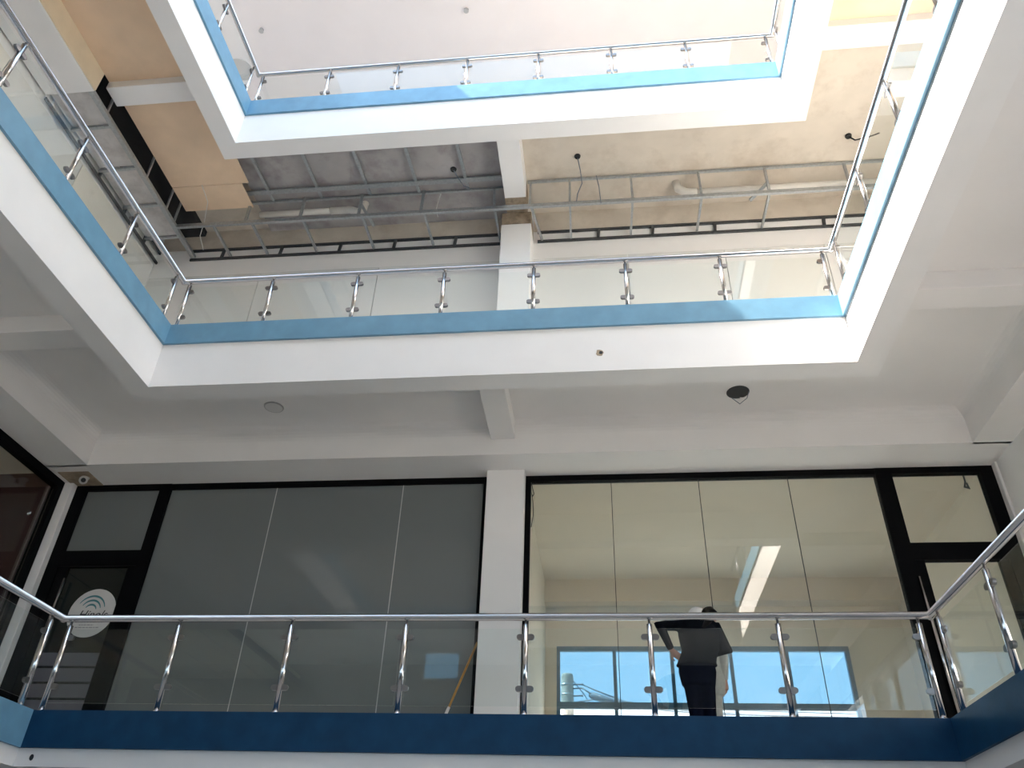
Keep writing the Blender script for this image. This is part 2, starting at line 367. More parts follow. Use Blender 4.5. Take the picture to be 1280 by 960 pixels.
# ground storey closing walls
struct(MB().box((-13, -12.8), (-6, 14.5), (0, 7.5)).build('wall_left', WHITE), 'far left outer wall', 'wall')
struct(MB().box((-13, 5.6), (14.3, 14.5), (0, L1['w'])).build('wall_back', WHITE), 'back wall of the ground storey', 'wall')

fw = MB().box((-13, 5.6), (-6.2, -6.0), (0, 3.4)).box((-13, 5.6), (-6.2, -6.0), (4.6, 7.5))  # unseen: dark to weaken reflections, window row added to let daylight in
for x in (-13, -8.2, -3.7, 0.8, 5.3): fw.box((x, x+0.3), (-6.2, -6.0), (3.4, 4.6))
struct(fw.build('wall_front', DARKWALL), 'unseen dark wall behind the camera, row of open windows added for daylight', 'wall')
struct(MB().box((-8.2, 5.45), (-3.5, -3.3), (L2['f'], 12.32)).build('wall_front', WHITE), 'unseen white wall of the middle gallery, added to keep sky out of reflections', 'wall')  # unseen, added to block sky reflected in the lower shop glass
struct(MB().box((5.25, 5.45), (-6, 14.3), (0, L1['w'])).build('wall_right', WHITE), 'right wall of the ground storey', 'wall')

# ------------------------------------------------------------------ railings
def prism_mesh(name, poly, axis, a, b, mat): return MB().prism(poly, axis, a, b).mesh(name, mat)
def stadium(l, h, n=6):
    r = h/2; pts = []
    for k in range(n+1):
        a = -math.pi/2+math.pi*k/n; pts.append((l-r+r*math.cos(a), r*math.sin(a)))
    pts += [(0, r), (0, -r)]
    return pts
CLAMP = prism_mesh('clamp', stadium(0.085, 0.052), 'y', -0.016, 0.016, CLAMPST)
FLANGE = MB().tube([(0,0,0),(0,0,0.012),(0,0,0.02)], [0.047,0.047,0.03], 16).mesh('base_flange', STEEL)
def post_mesh(h):
    return MB().tube([(0,0,0),(0,0,h-0.075),(0,0,h-0.07),(0,0,h-0.025)], [0.027,0.027,0.012,0.012], 14).mesh('post', STEEL)
PXS = [-5.42, -4.25, -3.08, -1.92, -0.75, 0.42, 1.60, 2.85]
def railing(L, zr, near, label):
    off = 0.06; xl, xr, yb = XL-off, XR+off, YF+off
    root = empty('balcony_railing', (xl, yb, L['t']))
    y0 = near
    hr = MB(); hr.tube([(xl, y0, zr), (xl, yb, zr), (xr, yb, zr), (xr, y0, zr)], 0.036, 16); hr.build('handrail', STEEL, root)
    for x in (xl, xr): MB().ellipsoid((x, yb, zr), (0.042, 0.042, 0.042)).build('corner_joint', STEEL, root)
    h = zr-L['t']; pm = post_mesh(h); zc = (L['t']+0.24, L['t']+0.715) if h > 0.85 else (L['t']+0.2, L['t']+0.64)
    def post(x, y, dirs):
        p = shared('post', pm, root, (x, y, L['t']))
        shared('base_flange', FLANGE, p, (x, y, L['t']))
        for d in dirs:
            for z in zc: shared('clamp', CLAMP, p, (x, y, z), d)
    for i, x in enumerate(PXS):
        dirs = ([] if i == 0 else [math.pi])+([] if i == len(PXS)-1 else [0])
        post(x, yb, dirs)
    side = [7.38, 6.27, 5.14, 4.0, 2.87, 1.74, 0.6, -0.55]
    side = [y for y in side if y > near+0.05]
    for x in (xl, xr):
        for i, y in enumerate(side):
            post(x, y, ([] if i == 0 else [math.pi/2])+([] if i == len(side)-1 else [-math.pi/2]))
    pz = (L['t']+0.085, zr-0.115); g = 0.042
    for a, b in zip(PXS[:-1], PXS[1:]):
        MB().box((a+g, b-g), (yb-0.005, yb+0.005), pz).build('glass_panel', GLASS, root)
    for x in (xl, xr):
        for a, b in zip(side[:-1], side[1:]):
            MB().box((x-0.005, x+0.005), (b+g, a-g), pz).build('glass_panel', GLASS, root)
    return tag(root, label, 'railing')
railing(L1, 4.165, -1.0, 'lowest steel and glass railing, on the navy kerb')
railing(L2, 8.80, 2.05, 'middle steel and glass railing, below the stripped ceiling')
railing(L3, 13.51, 2.05, 'topmost steel and glass railing, under the pinkish ceiling')

# ------------------------------------------------------------------ shop fronts, lower gallery
YS = 10.03
def bx(parent, name, x, y, z, mat, bevel=0.0): return MB().box(x, y, z).build(name, mat, parent, bevel)
F1 = L1['f']; ZH = 7.02
# dark shop front (left of the column)
w1 = struct(empty('window_1', (-4.0, YS, F1)), 'grey filmed shop window left of the white column', 'window')
bx(w1, 'frame_head', (-6.33, -1.57), (YS-0.04, YS+0.06), (6.93, ZH), BLACK)
bx(w1, 'frame_sill', (-6.33, -1.57), (YS-0.04, YS+0.06), (F1, F1+0.1), BLACK)
bx(w1, 'frame_post', (-6.5, -6.33), (YS-0.05, YS+0.06), (F1, ZH), BLACK)
bx(w1, 'frame_post', (-1.64, -1.565), (YS-0.04, YS+0.06), (F1, 6.93), BLACK)
for a, b in ((-6.33, -4.70), (-4.70, -2.81), (-2.81, -1.64)):
    bx(w1, 'pane', (a+0.004, b-0.004), (YS-0.006, YS+0.006), (F1+0.1, 6.93), FILM)
for x in (-4.70, -2.81): bx(w1, 'joint', (x-0.006, x+0.006), (YS-0.008, YS+0.008), (F1+0.1, 6.93), RIMG)
bx(w1, 'shadow_strip', (-4.66, -4.52), (YS+0.08, YS+0.14), (F1, 6.95), DARKWALL)  # dark strip put in for the shadow beside the joint
# dark glass door
d1 = struct(empty('door_1', (-7.1, YS, F1)), 'black framed glass door with round white sticker', 'door')
bx(d1, 'frame_post', (-7.84, -7.66), (YS-0.05, YS+0.06), (F1, ZH), BLACK)
bx(d1, 'frame_head', (-7.66, -6.5), (YS-0.05, YS+0.06), (6.93, ZH), BLACK)
bx(d1, 'transom_bar', (-7.66, -6.5), (YS-0.05, YS+0.06), (5.74, 5.97), BLACK)
bx(d1, 'transom_pane', (-7.66, -6.5), (YS-0.006, YS+0.006), (5.97, 6.93), FILM)
leaf = bx(d1, 'door_leaf', (-7.66, -7.52), (YS-0.03, YS+0.03), (F1+0.01, 5.74), BLACK)
bx(leaf, 'stile', (-6.62, -6.5), (YS-0.03, YS+0.03), (F1+0.01, 5.74), BLACK)
bx(leaf, 'rail', (-7.52, -6.62), (YS-0.03, YS+0.03), (F1+0.01, F1+0.16), BLACK)
bx(leaf, 'pane', (-7.52, -6.62), (YS-0.006, YS+0.006), (F1+0.16, 5.74), DARKGLASS)
for z0, z1 in ((4.37, 4.54), (4.17, 4.34), (3.97, 4.14), (3.77, 3.94)):
    bx(leaf, 'lavender_strip', (-7.5, -6.64), (YS-0.010, YS-0.007), (z0, z1), LAVENDER)
MB().tube([(-7.47, YS-0.09, 3.9), (-7.47, YS-0.09, 5.54)], 0.02, 12).tube([(-7.47, YS-0.09, 4.2), (-7.5, YS-0.02, 4.2)], 0.012, 8).tube([(-7.47, YS-0.09, 5.3), (-7.5, YS-0.02, 5.3)], 0.012, 8).build('pull_handle', STEEL, leaf)
# round sticker on that door
st = empty('door_sticker', (-6.95, YS-0.03, 4.75))
SC = Vector((-6.945, YS-0.012, 5.075)); SR = 0.335
disc = [(SC.x+SR*math.cos(2*math.pi*k/40), SC.z+SR*math.sin(2*math.pi*k/40)) for k in range(40)]
MB().prism(disc, 'y', SC.y-0.004, SC.y).build('sticker_disc', STICKER, st)
def arc(cx, cz, r, a0, a1, w, mat, y, parent, name):
    n = 18; pts = []
    for k in range(n+1):
        a = R(a0+(a1-a0)*k/n); ww = w*(0.35+0.65*math.sin(math.pi*k/n)); pts.append((cx+(r+ww/2)*math.cos(a), cz+(r+ww/2)*math.sin(a)))
    for k in reversed(range(n+1)):
        a = R(a0+(a1-a0)*k/n); ww = w*(0.35+0.65*math.sin(math.pi*k/n)); pts.append((cx+(r-ww/2)*math.cos(a), cz+(r-ww/2)*math.sin(a)))
    return MB().prism(pts, 'y', y-0.0015, y).build(name, mat, parent)
yk = SC.y-0.004
for r_ in (0.085, 0.145, 0.205): arc(SC.x-0.035, SC.z+0.03, r_, 15, 150, 0.026, TEAL, yk, st, 'wave_mark')
def text(body, size, loc, mat, parent, name, shear=0.25):
    cu = bpy.data.curves.new(name, 'FONT'); cu.body = body; cu.size = size; cu.shear = shear; cu.extrude = 0.0008; cu.align_x = 'CENTER'
    t = bpy.data.objects.new(name, cu); C.objects.link(t); bpy.context.view_layer.update()
    me = bpy.data.meshes.new_from_object(t.evaluated_get(bpy.context.evaluated_depsgraph_get())); C.objects.unlink(t); bpy.data.objects.remove(t)
    me.transform(Matrix.Translation(loc) @ Matrix.Rotation(R(90), 4, 'X')); me.materials.clear(); me.materials.append(mat)
    o = bpy.data.objects.new(name, me); C.objects.link(o); o.parent = parent; o.matrix_parent_inverse = Matrix.Translation(-parent.location)
    return o
text('Hinols', 0.16, (SC.x+0.02, yk-0.001, SC.z-0.075), INK, st, 'lettering', 0.35)
for z_, x0, x1 in ((-0.125, -0.19, 0.21), (-0.165, -0.12, 0.09), (-0.2, -0.17, 0.17)):
    m = MB(); x = x0
    while x < x1:
        w = random.uniform(0.02, 0.05); m.box((SC.x+x, SC.x+min(x+w, x1)), (yk-0.0015, yk), (SC.z+z_-0.006, SC.z+z_+0.006)); x += w+0.012
    m.build('print_line', GREYINK, st)
tag(st, 'round white sticker with teal waves on the dark glass door', 'sticker')
# clear shop front (right of the column)
w2 = struct(empty('window_2', (1.4, YS, F1)), 'clear shop window right of the white column', 'window')
bx(w2, 'frame_head', (-1.04, 3.71), (YS-0.04, YS+0.06), (6.93, ZH), BLACK)
bx(w2, 'frame_sill', (-1.04, 3.71), (YS-0.04, YS+0.06), (F1, F1+0.1), BLACK)
bx(w2, 'frame_post', (-1.04, -0.965), (YS-0.04, YS+0.06), (F1, 6.93), BLACK)
bx(w2, 'frame_post', (3.71, 3.92), (YS-0.05, YS+0.06), (F1, ZH), BLACK)
for a, b in ((-0.965, 0.16), (0.16, 1.36), (1.36, 2.56), (2.56, 3.71)):
    bx(w2, 'pane', (a+0.004, b-0.004), (YS-0.006, YS+0.006), (F1+0.1, 6.93), SHOPGLASS)
for x in (0.16, 1.36, 2.56): bx(w2, 'joint', (x-0.004, x+0.004), (YS-0.007, YS+0.007), (F1+0.1, 6.93), RUBBER)
d2 = struct(empty('door_2', (4.5, YS, F1)), 'black framed clear glass door at the right end', 'door')
bx(d2, 'frame_head', (3.92, 5.05), (YS-0.05, YS+0.06), (6.93, ZH), BLACK)
bx(d2, 'frame_post', (5.05, 5.22), (YS-0.05, YS+0.06), (F1, ZH), BLACK)
bx(d2, 'transom_bar', (3.92, 5.05), (YS-0.05, YS+0.06), (5.70, 5.93), BLACK)
bx(d2, 'transom_pane', (3.92, 5.05), (YS-0.006, YS+0.006), (5.93, 6.93), SHOPGLASS)
leaf = bx(d2, 'door_leaf', (3.92, 4.04), (YS-0.03, YS+0.03), (F1+0.01, 5.70), BLACK)
bx(leaf, 'stile', (4.93, 5.05), (YS-0.03, YS+0.03), (F1+0.01, 5.70), BLACK)
bx(leaf, 'rail', (4.04, 4.93), (YS-0.03, YS+0.03), (F1+0.01, F1+0.16), BLACK)
bx(leaf, 'pane', (4.04, 4.93), (YS-0.006, YS+0.006), (F1+0.16, 5.70), SHOPGLASS)
MB().tube([(3.93, YS-0.09, 3.7), (3.90, YS-0.09, 5.46)], 0.022, 12).tube([(3.93, YS-0.09, 4.0), (3.96, YS-0.02, 4.0)], 0.012, 8).tube([(3.91, YS-0.09, 5.2), (3.95, YS-0.02, 5.2)], 0.012, 8).build('pull_handle', STEEL, leaf)
# shop front on the left side of the gallery
w3 = struct(empty('window_3', (XO0, 7.0, F1)), 'black framed shop window on the left side with maroon inside', 'window')
bx(w3, 'frame_head', (-8.1, -7.98), (-6, 9.88), (6.9, ZH), BLACK)
bx(w3, 'frame_post', (-8.1, -7.98), (9.78, 9.88), (F1, 6.9), BLACK)
for a, b in ((-6, -2.1), (-2.1, 1.8), (1.8, 5.8), (5.8, 9.78)):
    bx(w3, 'pane', (-8.055, -8.04), (a+0.01, b-0.01), (F1, 6.9), SHOPGLASS)
struct(MB().box((-12.8, -8.1), (9.75, 9.9), (F1, 7.12)).build('wall_maroon', MAROON), 'dark maroon partition inside the left shop', 'wall')
cl = struct(MB().box((-12.8, -8.1), (-6, 9.75), (7.12, 7.2)).build('ceiling', SHOPCEIL), 'cream panelled ceiling inside the left shop', 'ceiling')
for y in (7.6, 8.7): MB().box((-12.8, -8.1), (y-0.01, y+0.01), (7.112, 7.12)).build('ceiling_joint', RUBBER, cl)
for x in (-9.1, -10.2): MB().box((x-0.01, x+0.01), (-6, 9.75), (7.110, 7.12)).build('ceiling_joint', RUBBER, cl)

# interiors behind the back shop fronts
struct(MB().box((-1.3, 5.5), (10.1, 14.3), (7.03, 7.12)).build('ceiling', SHOPCEIL), 'cream ceiling inside the clear shop', 'ceiling')
struct(MB().box((5.12, 5.3), (10.2, 14.3), (F1, 7.03)).build('wall_right', SHOPWALL), 'cream side wall inside the clear shop', 'wall')
struct(MB().box((-1.25, -1.06), (10.2, 14.3), (F1, 7.03)).build('wall_left', SHOPWALL), 'cream partition wall inside the clear shop', 'wall')
struct(MB().box((-1.06, 5.12), (13.98, 14.3), (6.62, 7.03)).build('beam', SHOPCEIL), 'beam along the back of the clear shop', 'beam')
wbk = MB(); WX0, WX1, WZ0, WZ1 = -0.86, 4.14, 3.3, 5.92
wbk.box((-1.06, WX0), (14.3, 14.5), (F1, 7.03)).box((WX1, 5.12), (14.3, 14.5), (F1, 7.03)).box((WX0, WX1), (14.3, 14.5), (F1, WZ0)).box((WX0, WX1), (14.3, 14.5), (WZ1, 7.03))
struct(wbk.build('wall_back', SHOPWALL), 'cream back wall of the clear shop round its window', 'wall')
w4 = struct(empty('window_4', (1.6, 14.35, WZ0)), 'blue framed window at the back of the clear shop', 'window')
bx(w4, 'frame_head', (WX0, WX1), (14.30, 14.38), (WZ1-0.08, WZ1), WINBLUE); bx(w4, 'frame_sill', (WX0, WX1), (14.30, 14.38), (WZ0, WZ0+0.06), WINBLUE)
bx(w4, 'frame_post', (WX0, WX0+0.06), (14.30, 14.38), (WZ0, WZ1), WINBLUE); bx(w4, 'frame_post', (WX1-0.07, WX1), (14.30, 14.38), (WZ0, WZ1), WINBLUE)
mx_ = [0.153, 1.145, 2.15, 3.10]
for x in mx_: bx(w4, 'mullion', (x-0.03, x+0.03), (14.31, 14.37), (WZ0, WZ1-0.08), WINBLUE)
bx(w4, 'crossbar', (WX0+0.06, WX1-0.07), (14.31, 14.37), (4.87, 4.98), WINBLUE)
for a, b in zip([WX0+0.06]+mx_, mx_+[WX1-0.07]): bx(w4, 'pane', (a, b), (14.335, 14.345), (4.98, WZ1-0.08), TINTED); bx(w4, 'pane', (a, b), (14.335, 14.345), (WZ0+0.06, 4.87), GLASS)
# dark shop room with a small window
rm = MB(); rm.box((-8.0, -3.2), (14.0, 14.2), (F1, 7.1)).box((-2.5, -1.25), (14.0, 14.2), (F1, 7.1)).box((-3.2, -2.5), (14.0, 14.2), (F1, 5.22)).box((-3.2, -2.5), (14.0, 14.2), (5.76, 7.1))
struct(rm.build('wall_back', DARKWALL), 'dark back wall of the filmed shop', 'wall')
struct(MB().box((-8.1, -1.25), (10.2, 14.2), (7.05, 7.12)).build('ceiling', DARKWALL), 'dark ceiling inside the filmed shop', 'ceiling')
struct(MB().box((-8.1, -7.9), (10.2, 14.2), (F1, 7.05)).build('wall_left', DARKWALL), 'dark side wall inside the filmed shop', 'wall')
w5 = struct(empty('window_5', (-2.85, 14.0, 5.22)), 'small back window glimpsed through the grey film', 'window')
for x in ((-3.2, -3.15), (-2.55, -2.5)): bx(w5, 'frame_post', x, (13.97, 14.05), (5.22, 5.76), STICKER)
for z in ((5.22, 5.27), (5.71, 5.76)): bx(w5, 'frame_rail', (-3.15, -2.55), (13.97, 14.05), z, STICKER)
bx(w5, 'pane', (-3.15, -2.55), (14.0, 14.01), (5.27, 5.71), TINTED)
lm = empty('downlight', (-6.95, 10.9, 7.05))
MB().tube([(-6.95, 10.9, 7.05), (-6.95, 10.9, 7.02)], 0.09, 20).build('lamp_rim', STICKER, lm); MB().tube([(-6.95, 10.9, 7.03), (-6.95, 10.9, 7.012)], 0.07, 20).build('lamp_disc', LAMPON, lm)
tag(lm, 'small lit ceiling lamp seen through the dark door', 'lamp')

# ------------------------------------------------------------------ stripped ceiling of the middle gallery
# boards that are still up
gb = empty('ceiling_board', (-6.5, 7.9, 12.05))
MB().box((-7.15, -5.78), (6.88, 8.62), (12.05, 12.065)).build('board', TAN, gb); MB().box((-7.15, -5.9), (8.63, 9.17), (12.05, 12.065)).build('board', TAN, gb)
tag(gb, 'tan gypsum ceiling board beyond the left white beam', 'board')
gb = empty('ceiling_board', (-6.5, 4.8, 12.05))
MB().box((-7.17, -5.78), (3.0, 6.55), (12.05, 12.07)).build('board', TAN, gb)
tag(gb, 'tan gypsum ceiling board nearest the top left corner', 'board')
struct(MB().box((-7.95, -7.17), (2.0, 6.42), (11.653, 11.67)).box((-7.19, -7.17), (2.0, 6.42), (11.67, 12.05)).build('ceiling', TANLIGHT), 'yellowed gypsum bulkhead left at the upper left', 'ceiling')
struct(MB().box((-7.95, -7.19), (2.0, 6.42), (11.635, 11.653)).build('ceiling', WHITE), 'white painted underside of the left bulkhead', 'ceiling')
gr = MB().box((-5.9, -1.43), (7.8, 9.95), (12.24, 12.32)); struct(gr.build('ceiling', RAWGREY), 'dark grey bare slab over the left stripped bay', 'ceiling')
gr = MB().box((-7.95, -7.16), (6.42, 9.95), (12.2, 12.32)); struct(gr.build('ceiling', CAVITY), 'slab above the left steel frame, cavity shade painted in black', 'ceiling')
tb = struct(MB().box((XR+0.3, XO1), (3.0, 6.48), (12.05, 12.07)).build('ceiling', TAN), 'tan ceiling board at the upper right edge', 'ceiling')

YB, ZBt, YW = 9.17, 11.67, 9.93
def stud(parent, name, a, b, w=0.035, h=0.05): return MB().bar(a, b, w, h).build(name, SHADEGALV if name.startswith('wall_track') or name.startswith('track') else GALV, parent)
fr = empty('ceiling_frame', (-1.3, YB, 11.6))
stud(fr, 'main_runner', (-7.25, YB, ZBt), (5.2, YB, ZBt), 0.05, 0.07)
stud(fr, 'upper_rail', (-6.0, YB, 12.16), (-1.45, YB, 12.16), 0.04, 0.045)
stud(fr, 'upper_rail', (-6.0, YB-0.22, 12.17), (-1.45, YB-0.22, 12.17), 0.09, 0.03)
stud(fr, 'upper_rail', (-1.05, YB, 12.27), (5.2, YB, 12.27), 0.04, 0.045)
for x in (-6.55, -5.85, -4.93, -3.88, -2.80, -1.60):
    stud(fr, 'bottom_stud', (x, YB, ZBt), (x+0.02, YW, ZBt-0.03))
for x in (-5.95, -4.97, -3.93, -2.84): stud(fr, 'hanger', (x, YB-0.03, 12.18), (x-0.02, YB, ZBt), 0.05, 0.03)
stud(fr, 'hanger', (-1.62, YB, 12.16), (-1.60, YB, ZBt)); stud(fr, 'hanger', (-1.0, YB, 12.27), (-1.0, YB, ZBt))
for x in (-0.33, 0.70, 1.82, 2.9, 4.17):
    stud(fr, 'hanger', (x, YB, 12.27), (x, YB, ZBt)); stud(fr, 'bottom_stud', (x, YB, ZBt), (x-0.02, YW, ZBt-0.03))
stud(fr, 'bottom_stud', (-0.98, YB, ZBt), (-0.85, YW, ZBt-0.05))
for z in (11.60, 11.82):
    stud(fr, 'wall_track', (-7.3, YW, z), (-1.55, YW, z), 0.03, 0.05); stud(fr, 'wall_track', (-0.93, YW, z), (5.2, YW, z), 0.03, 0.05)
for x in (-6.7, -5.6, -4.5, -3.5, -2.4, 0.12, 1.05, 2.1, 3.9): stud(fr, 'track_spacer', (x, YW-0.01, 11.60), (x+0.02, YW-0.01, 11.82), 0.05, 0.03)
for x in (-5.60, -4.72, -3.85, -2.98, -2.12): stud(fr, 'joist', (x-0.02, 7.8, 12.2), (x+0.05, YB, 12.17), 0.05, 0.03)
MB().bar((-3.93, YB, 11.95), (-3.75, YB+0.3, 11.72), 0.05, 0.02).build('brace', GALV, fr)
MB().bar((2.9, YB, 11.9), (2.62, YB+0.2, 11.72), 0.06, 0.02).build('brace', GALV, fr)
tag(fr, 'bare galvanised steel ceiling frame along the back', 'frame')
fl = empty('ceiling_frame', (-7.25, 8.0, 11.6))
stud(fl, 'main_runner', (-7.25, 6.42, ZBt), (-7.25, YW, ZBt), 0.08, 0.06)
for y in (7.05, 7.86, 8.65, 9.40): stud(fl, 'bottom_stud', (-7.25, y, ZBt), (-7.92, y, ZBt-0.02), 0.045, 0.05)
for z in (11.56, 11.80): stud(fl, 'wall_track', (-7.93, 6.42, z), (-7.93, YW, z), 0.03, 0.05)
for y in (7.9, 8.7, 9.4): stud(fl, 'track_spacer', (-7.92, y, 11.56), (-7.92, y, 11.80), 0.05, 0.03)
for y in (6.75, 8.0, 8.7, 9.0): stud(fl, 'hanger', (-7.18, y, 12.2), (-7.25, y+0.1, ZBt), 0.03, 0.03)
for a, b in ((6.46, 7.0), (7.1, 7.8), (7.92, 8.6), (8.7, 9.36)):
    MB().box((-7.92, -7.26), (a-0.06, b+0.04), (11.70, 11.715)).build('infill_board', PALEBOARD, fl)
tag(fl, 'bare galvanised steel ceiling frame along the left side', 'frame')

def pipe(pts, r, label, elbow):
    e = empty('waste_pipe', pts[0])
    MB().tube(pts, r, 14).build('pipe_run', PVC, e)
    MB().tube(elbow, r*1.22, 14).build('pipe_elbow', PVC, e)
    return tag(e, label, 'pipe')
pipe([(-5.85, 9.36, 12.06), (-4.3, 9.36, 12.06)], 0.055, 'white plastic pipe in the left stripped ceiling bay', [(-4.55, 9.36, 12.06), (-4.2, 9.36, 12.06), (-4.05, 9.38, 12.0), (-3.98, 9.40, 12.10), (-3.96, 9.40, 12.26)])
pipe([(1.75, 9.42, 12.06), (5.2, 9.42, 12.06)], 0.055, 'white plastic pipe in the right stripped ceiling bay', [(1.8, 9.42, 12.06), (1.62, 9.42, 12.07), (1.5, 9.42, 12.16), (1.47, 9.42, 12.34)])

def cable(pts, r, mat, label, box_at=None):
    e = empty('hanging_cable', pts[0])
    MB().tube(pts, r, 6).build('wire', mat, e)
    if box_at: MB().tube([box_at, (box_at[0], box_at[1], box_at[2]-0.03)], [0.055, 0.045], 12).build('outlet_hole', RUBBER, e)
    return tag(e, label, 'cable')
cable([(-2.27, 8.76, 12.22), (-2.2, 8.85, 12.12), (-2.12, 9.0, 12.08), (-2.05, 9.1, 12.14)], 0.01, CABLEG, 'pale cable from the dark outlet in the grey slab', (-2.27, 8.76, 12.235))
cable([(-0.18, 8.72, 12.30), (-0.14, 8.9, 12.15), (-0.12, 9.05, 12.02), (-0.2, 9.12, 11.85), (-0.22, 9.14, 11.7)], 0.008, CABLEG, 'thin cable hanging from the beige slab by the white beam', (-0.18, 8.72, 12.315))
cable([(4.14, 8.66, 12.30), (4.22, 8.66, 12.2), (4.4, 8.64, 12.22), (4.6, 8.62, 12.28)], 0.012, RUBBER, 'curled black cable below the right slab', (4.14, 8.66, 12.315))
cable([(-6.6, 8.6, 12.04), (-6.6, 8.9, 11.95), (-6.75, 9.2, 11.75), (-6.85, 9.35, 11.6), (-6.8, 9.5, 11.4)], 0.006, STICKER, 'thin pale cable dangling below the tan board', None)
cable([(0.12, 9.1, 12.25), (0.16, 9.12, 12.0), (0.17, 9.12, 11.8), (0.18, 9.14, 11.62)], 0.008, CABLEG, 'short straight cable hanging beside the frame stud', None)
cable([(-2.55, 9.2, 12.2), (-2.6, 9.25, 12.0), (-2.62, 9.25, 11.8), (-2.58, 9.28, 11.66)], 0.008, STICKER, 'pale looped cable near the left frame studs', None)

# ------------------------------------------------------------------ small fittings
def disc_thing(name, loc, r, label, cat, rim=SOFFIT, face=SOFFIT):
    e = empty(name, loc); x, y, z = loc; pts = []
    MB().tube([(x, y, z), (x, y, z-0.012)], [r, r*0.96], 32).build('rim', rim, e)
    MB().tube([(x, y, z-0.008), (x, y, z-0.0145)], r*0.86, 32).build('lens', face, e)
    return tag(e, label, cat)
disc_thing('recessed_downlight', (-4.41, 8.74, 7.5), 0.135, 'round unlit recessed downlight in the lower gallery ceiling', 'lamp', RIMG, LENS)
disc_thing('ceiling_light', (-7.2, 9.23, ZR), 0.26, 'round ceiling light behind the top left railing', 'lamp', RIMG, RIMG)
for i, (x, y) in enumerate(((-6.42, 8.4), (-2.26, 8.34))):
    e = empty('sprinkler_head', (x, y, ZR)); MB().tube([(x, y, ZR), (x, y, ZR-0.05), (x, y, ZR-0.06)], [0.045, 0.03, 0.05], 12).build('nozzle', RIMG, e)
    tag(e, ('small ceiling outlet near the top left railing corner', 'small ceiling outlet at the top centre')[i], 'fitting')
# open lamp hole with its torn edge and loose wire
e = empty('lamp_hole', (1.815, 8.74, 7.5))
MB().tube([(1.815, 8.74, 7.502), (1.815, 8.74, 7.494)], 0.145, 32).build('hole', RUBBER, e)
MB().bar((1.87, 8.87, 7.49), (1.93, 8.80, 7.44), 0.05, 0.006).build('torn_flap', SOFFIT, e)
MB().tube([(1.75, 8.86, 7.49), (1.85, 8.9, 7.42), (1.93, 8.8, 7.44), (1.95, 8.72, 7.49)], 0.005, 6).build('loose_wire', CABLEG, e)
tag(e, 'open black lamp hole in the lower gallery ceiling at right', 'hole')
# chipped hole in the white beam face
e = empty('wall_chip', (0.057, YF, 7.28)); pts = []
for k in range(11):
    a = 2*math.pi*k/11; r_ = 0.05*random.uniform(0.75, 1.15); pts.append((0.057+r_*math.cos(a), 7.28+r_*math.sin(a)))
MB().prism(pts, 'y', YF-0.004, YF+0.01).build('chip', RAWBROWN, e)
MB().prism([(0.057+(p[0]-0.057)*0.5+0.012, 7.28+(p[1]-7.28)*0.5) for p in pts], 'y', YF-0.006, YF).build('chip_core', RUBBER, e)
tag(e, 'chipped hole in the wide white beam face', 'hole')
MBh = MB().prism([(XL+0.155+0.02*math.cos(k), 2.845+0.028*math.sin(k)) for k in [i*2*math.pi/9 for i in range(9)]], 'y', YF-0.004, YF+0.01)
tag(MBh.build('plaster_hole', RUBBER), 'small dark hole in the slab edge at lower left', 'hole')
# security camera
e = empty('security_camera', (-7.56, 9.72, 7.02))
MB().tube([(-7.56, 9.72, 7.021), (-7.56, 9.72, 6.985)], [0.06, 0.05], 20).build('mount', STICKER, e)
hd = MB().ellipsoid((-7.555, 9.69, 6.955), (0.062, 0.062, 0.062)).build('camera_head', STICKER, e)
v = (Vector((0, 0, EYE))-Vector((-7.555, 9.69, 6.955))).normalized(); c0 = Vector((-7.555, 9.69, 6.955))+v*0.05
MB().tube([c0, c0+v*0.02], 0.034, 18).build('lens', RUBBER, hd)
MB().box((-7.9, -7.42), (9.55, 10.0), (7.014, 7.021)).build('mounting_patch', RAWBROWN, e)
tag(e, 'small white dome security camera above the slim pillar', 'camera')
# broom handle leaning on the window
e = empty('broom', (-1.96, 9.75, F1))
a, b = Vector((-2.08, 9.72, F1+0.12)), Vector((-1.60, 9.98, 4.66))
MB().tube([a, b], 0.014, 10).build('handle', WOODY, e); k = 0.55
MB().tube([a+(b-a)*0.36, a+(b-a)*0.43], 0.018, 10).build('collar', STICKER, e)
m = MB().box((a.x-0.16, a.x+0.16), (a.y-0.03, a.y+0.03), (F1+0.10, F1+0.15))
for i in range(16): m.bar((a.x-0.15+0.02*i, a.y, F1+0.10), (a.x-0.17+0.0225*i, a.y-0.02, F1), 0.012, 0.04)
m.build('brush_head', WOODY, e)
tag(e, 'ochre broom handle leaning by the white column', 'broom')
cable([(-0.955, 9.97, 6.9), (-0.93, 9.96, 6.78), (-0.915, 9.96, 6.72), (-0.935, 9.96, 6.68), (-0.95, 9.96, 6.74), (-0.93, 9.96, 6.6), (-0.92, 9.96, 6.4), (-0.945, 9.96, 6.22)], 0.006, RUBBER, 'black wire dangling at the clear window frame', None)
cable([(4.93, 10.2, 7.03), (4.93, 10.2, 6.9), (4.90, 10.2, 6.82), (4.95, 10.2, 6.80), (4.94, 10.2, 6.88)], 0.012, RUBBER, 'short black wire loop inside the right door transom', None)

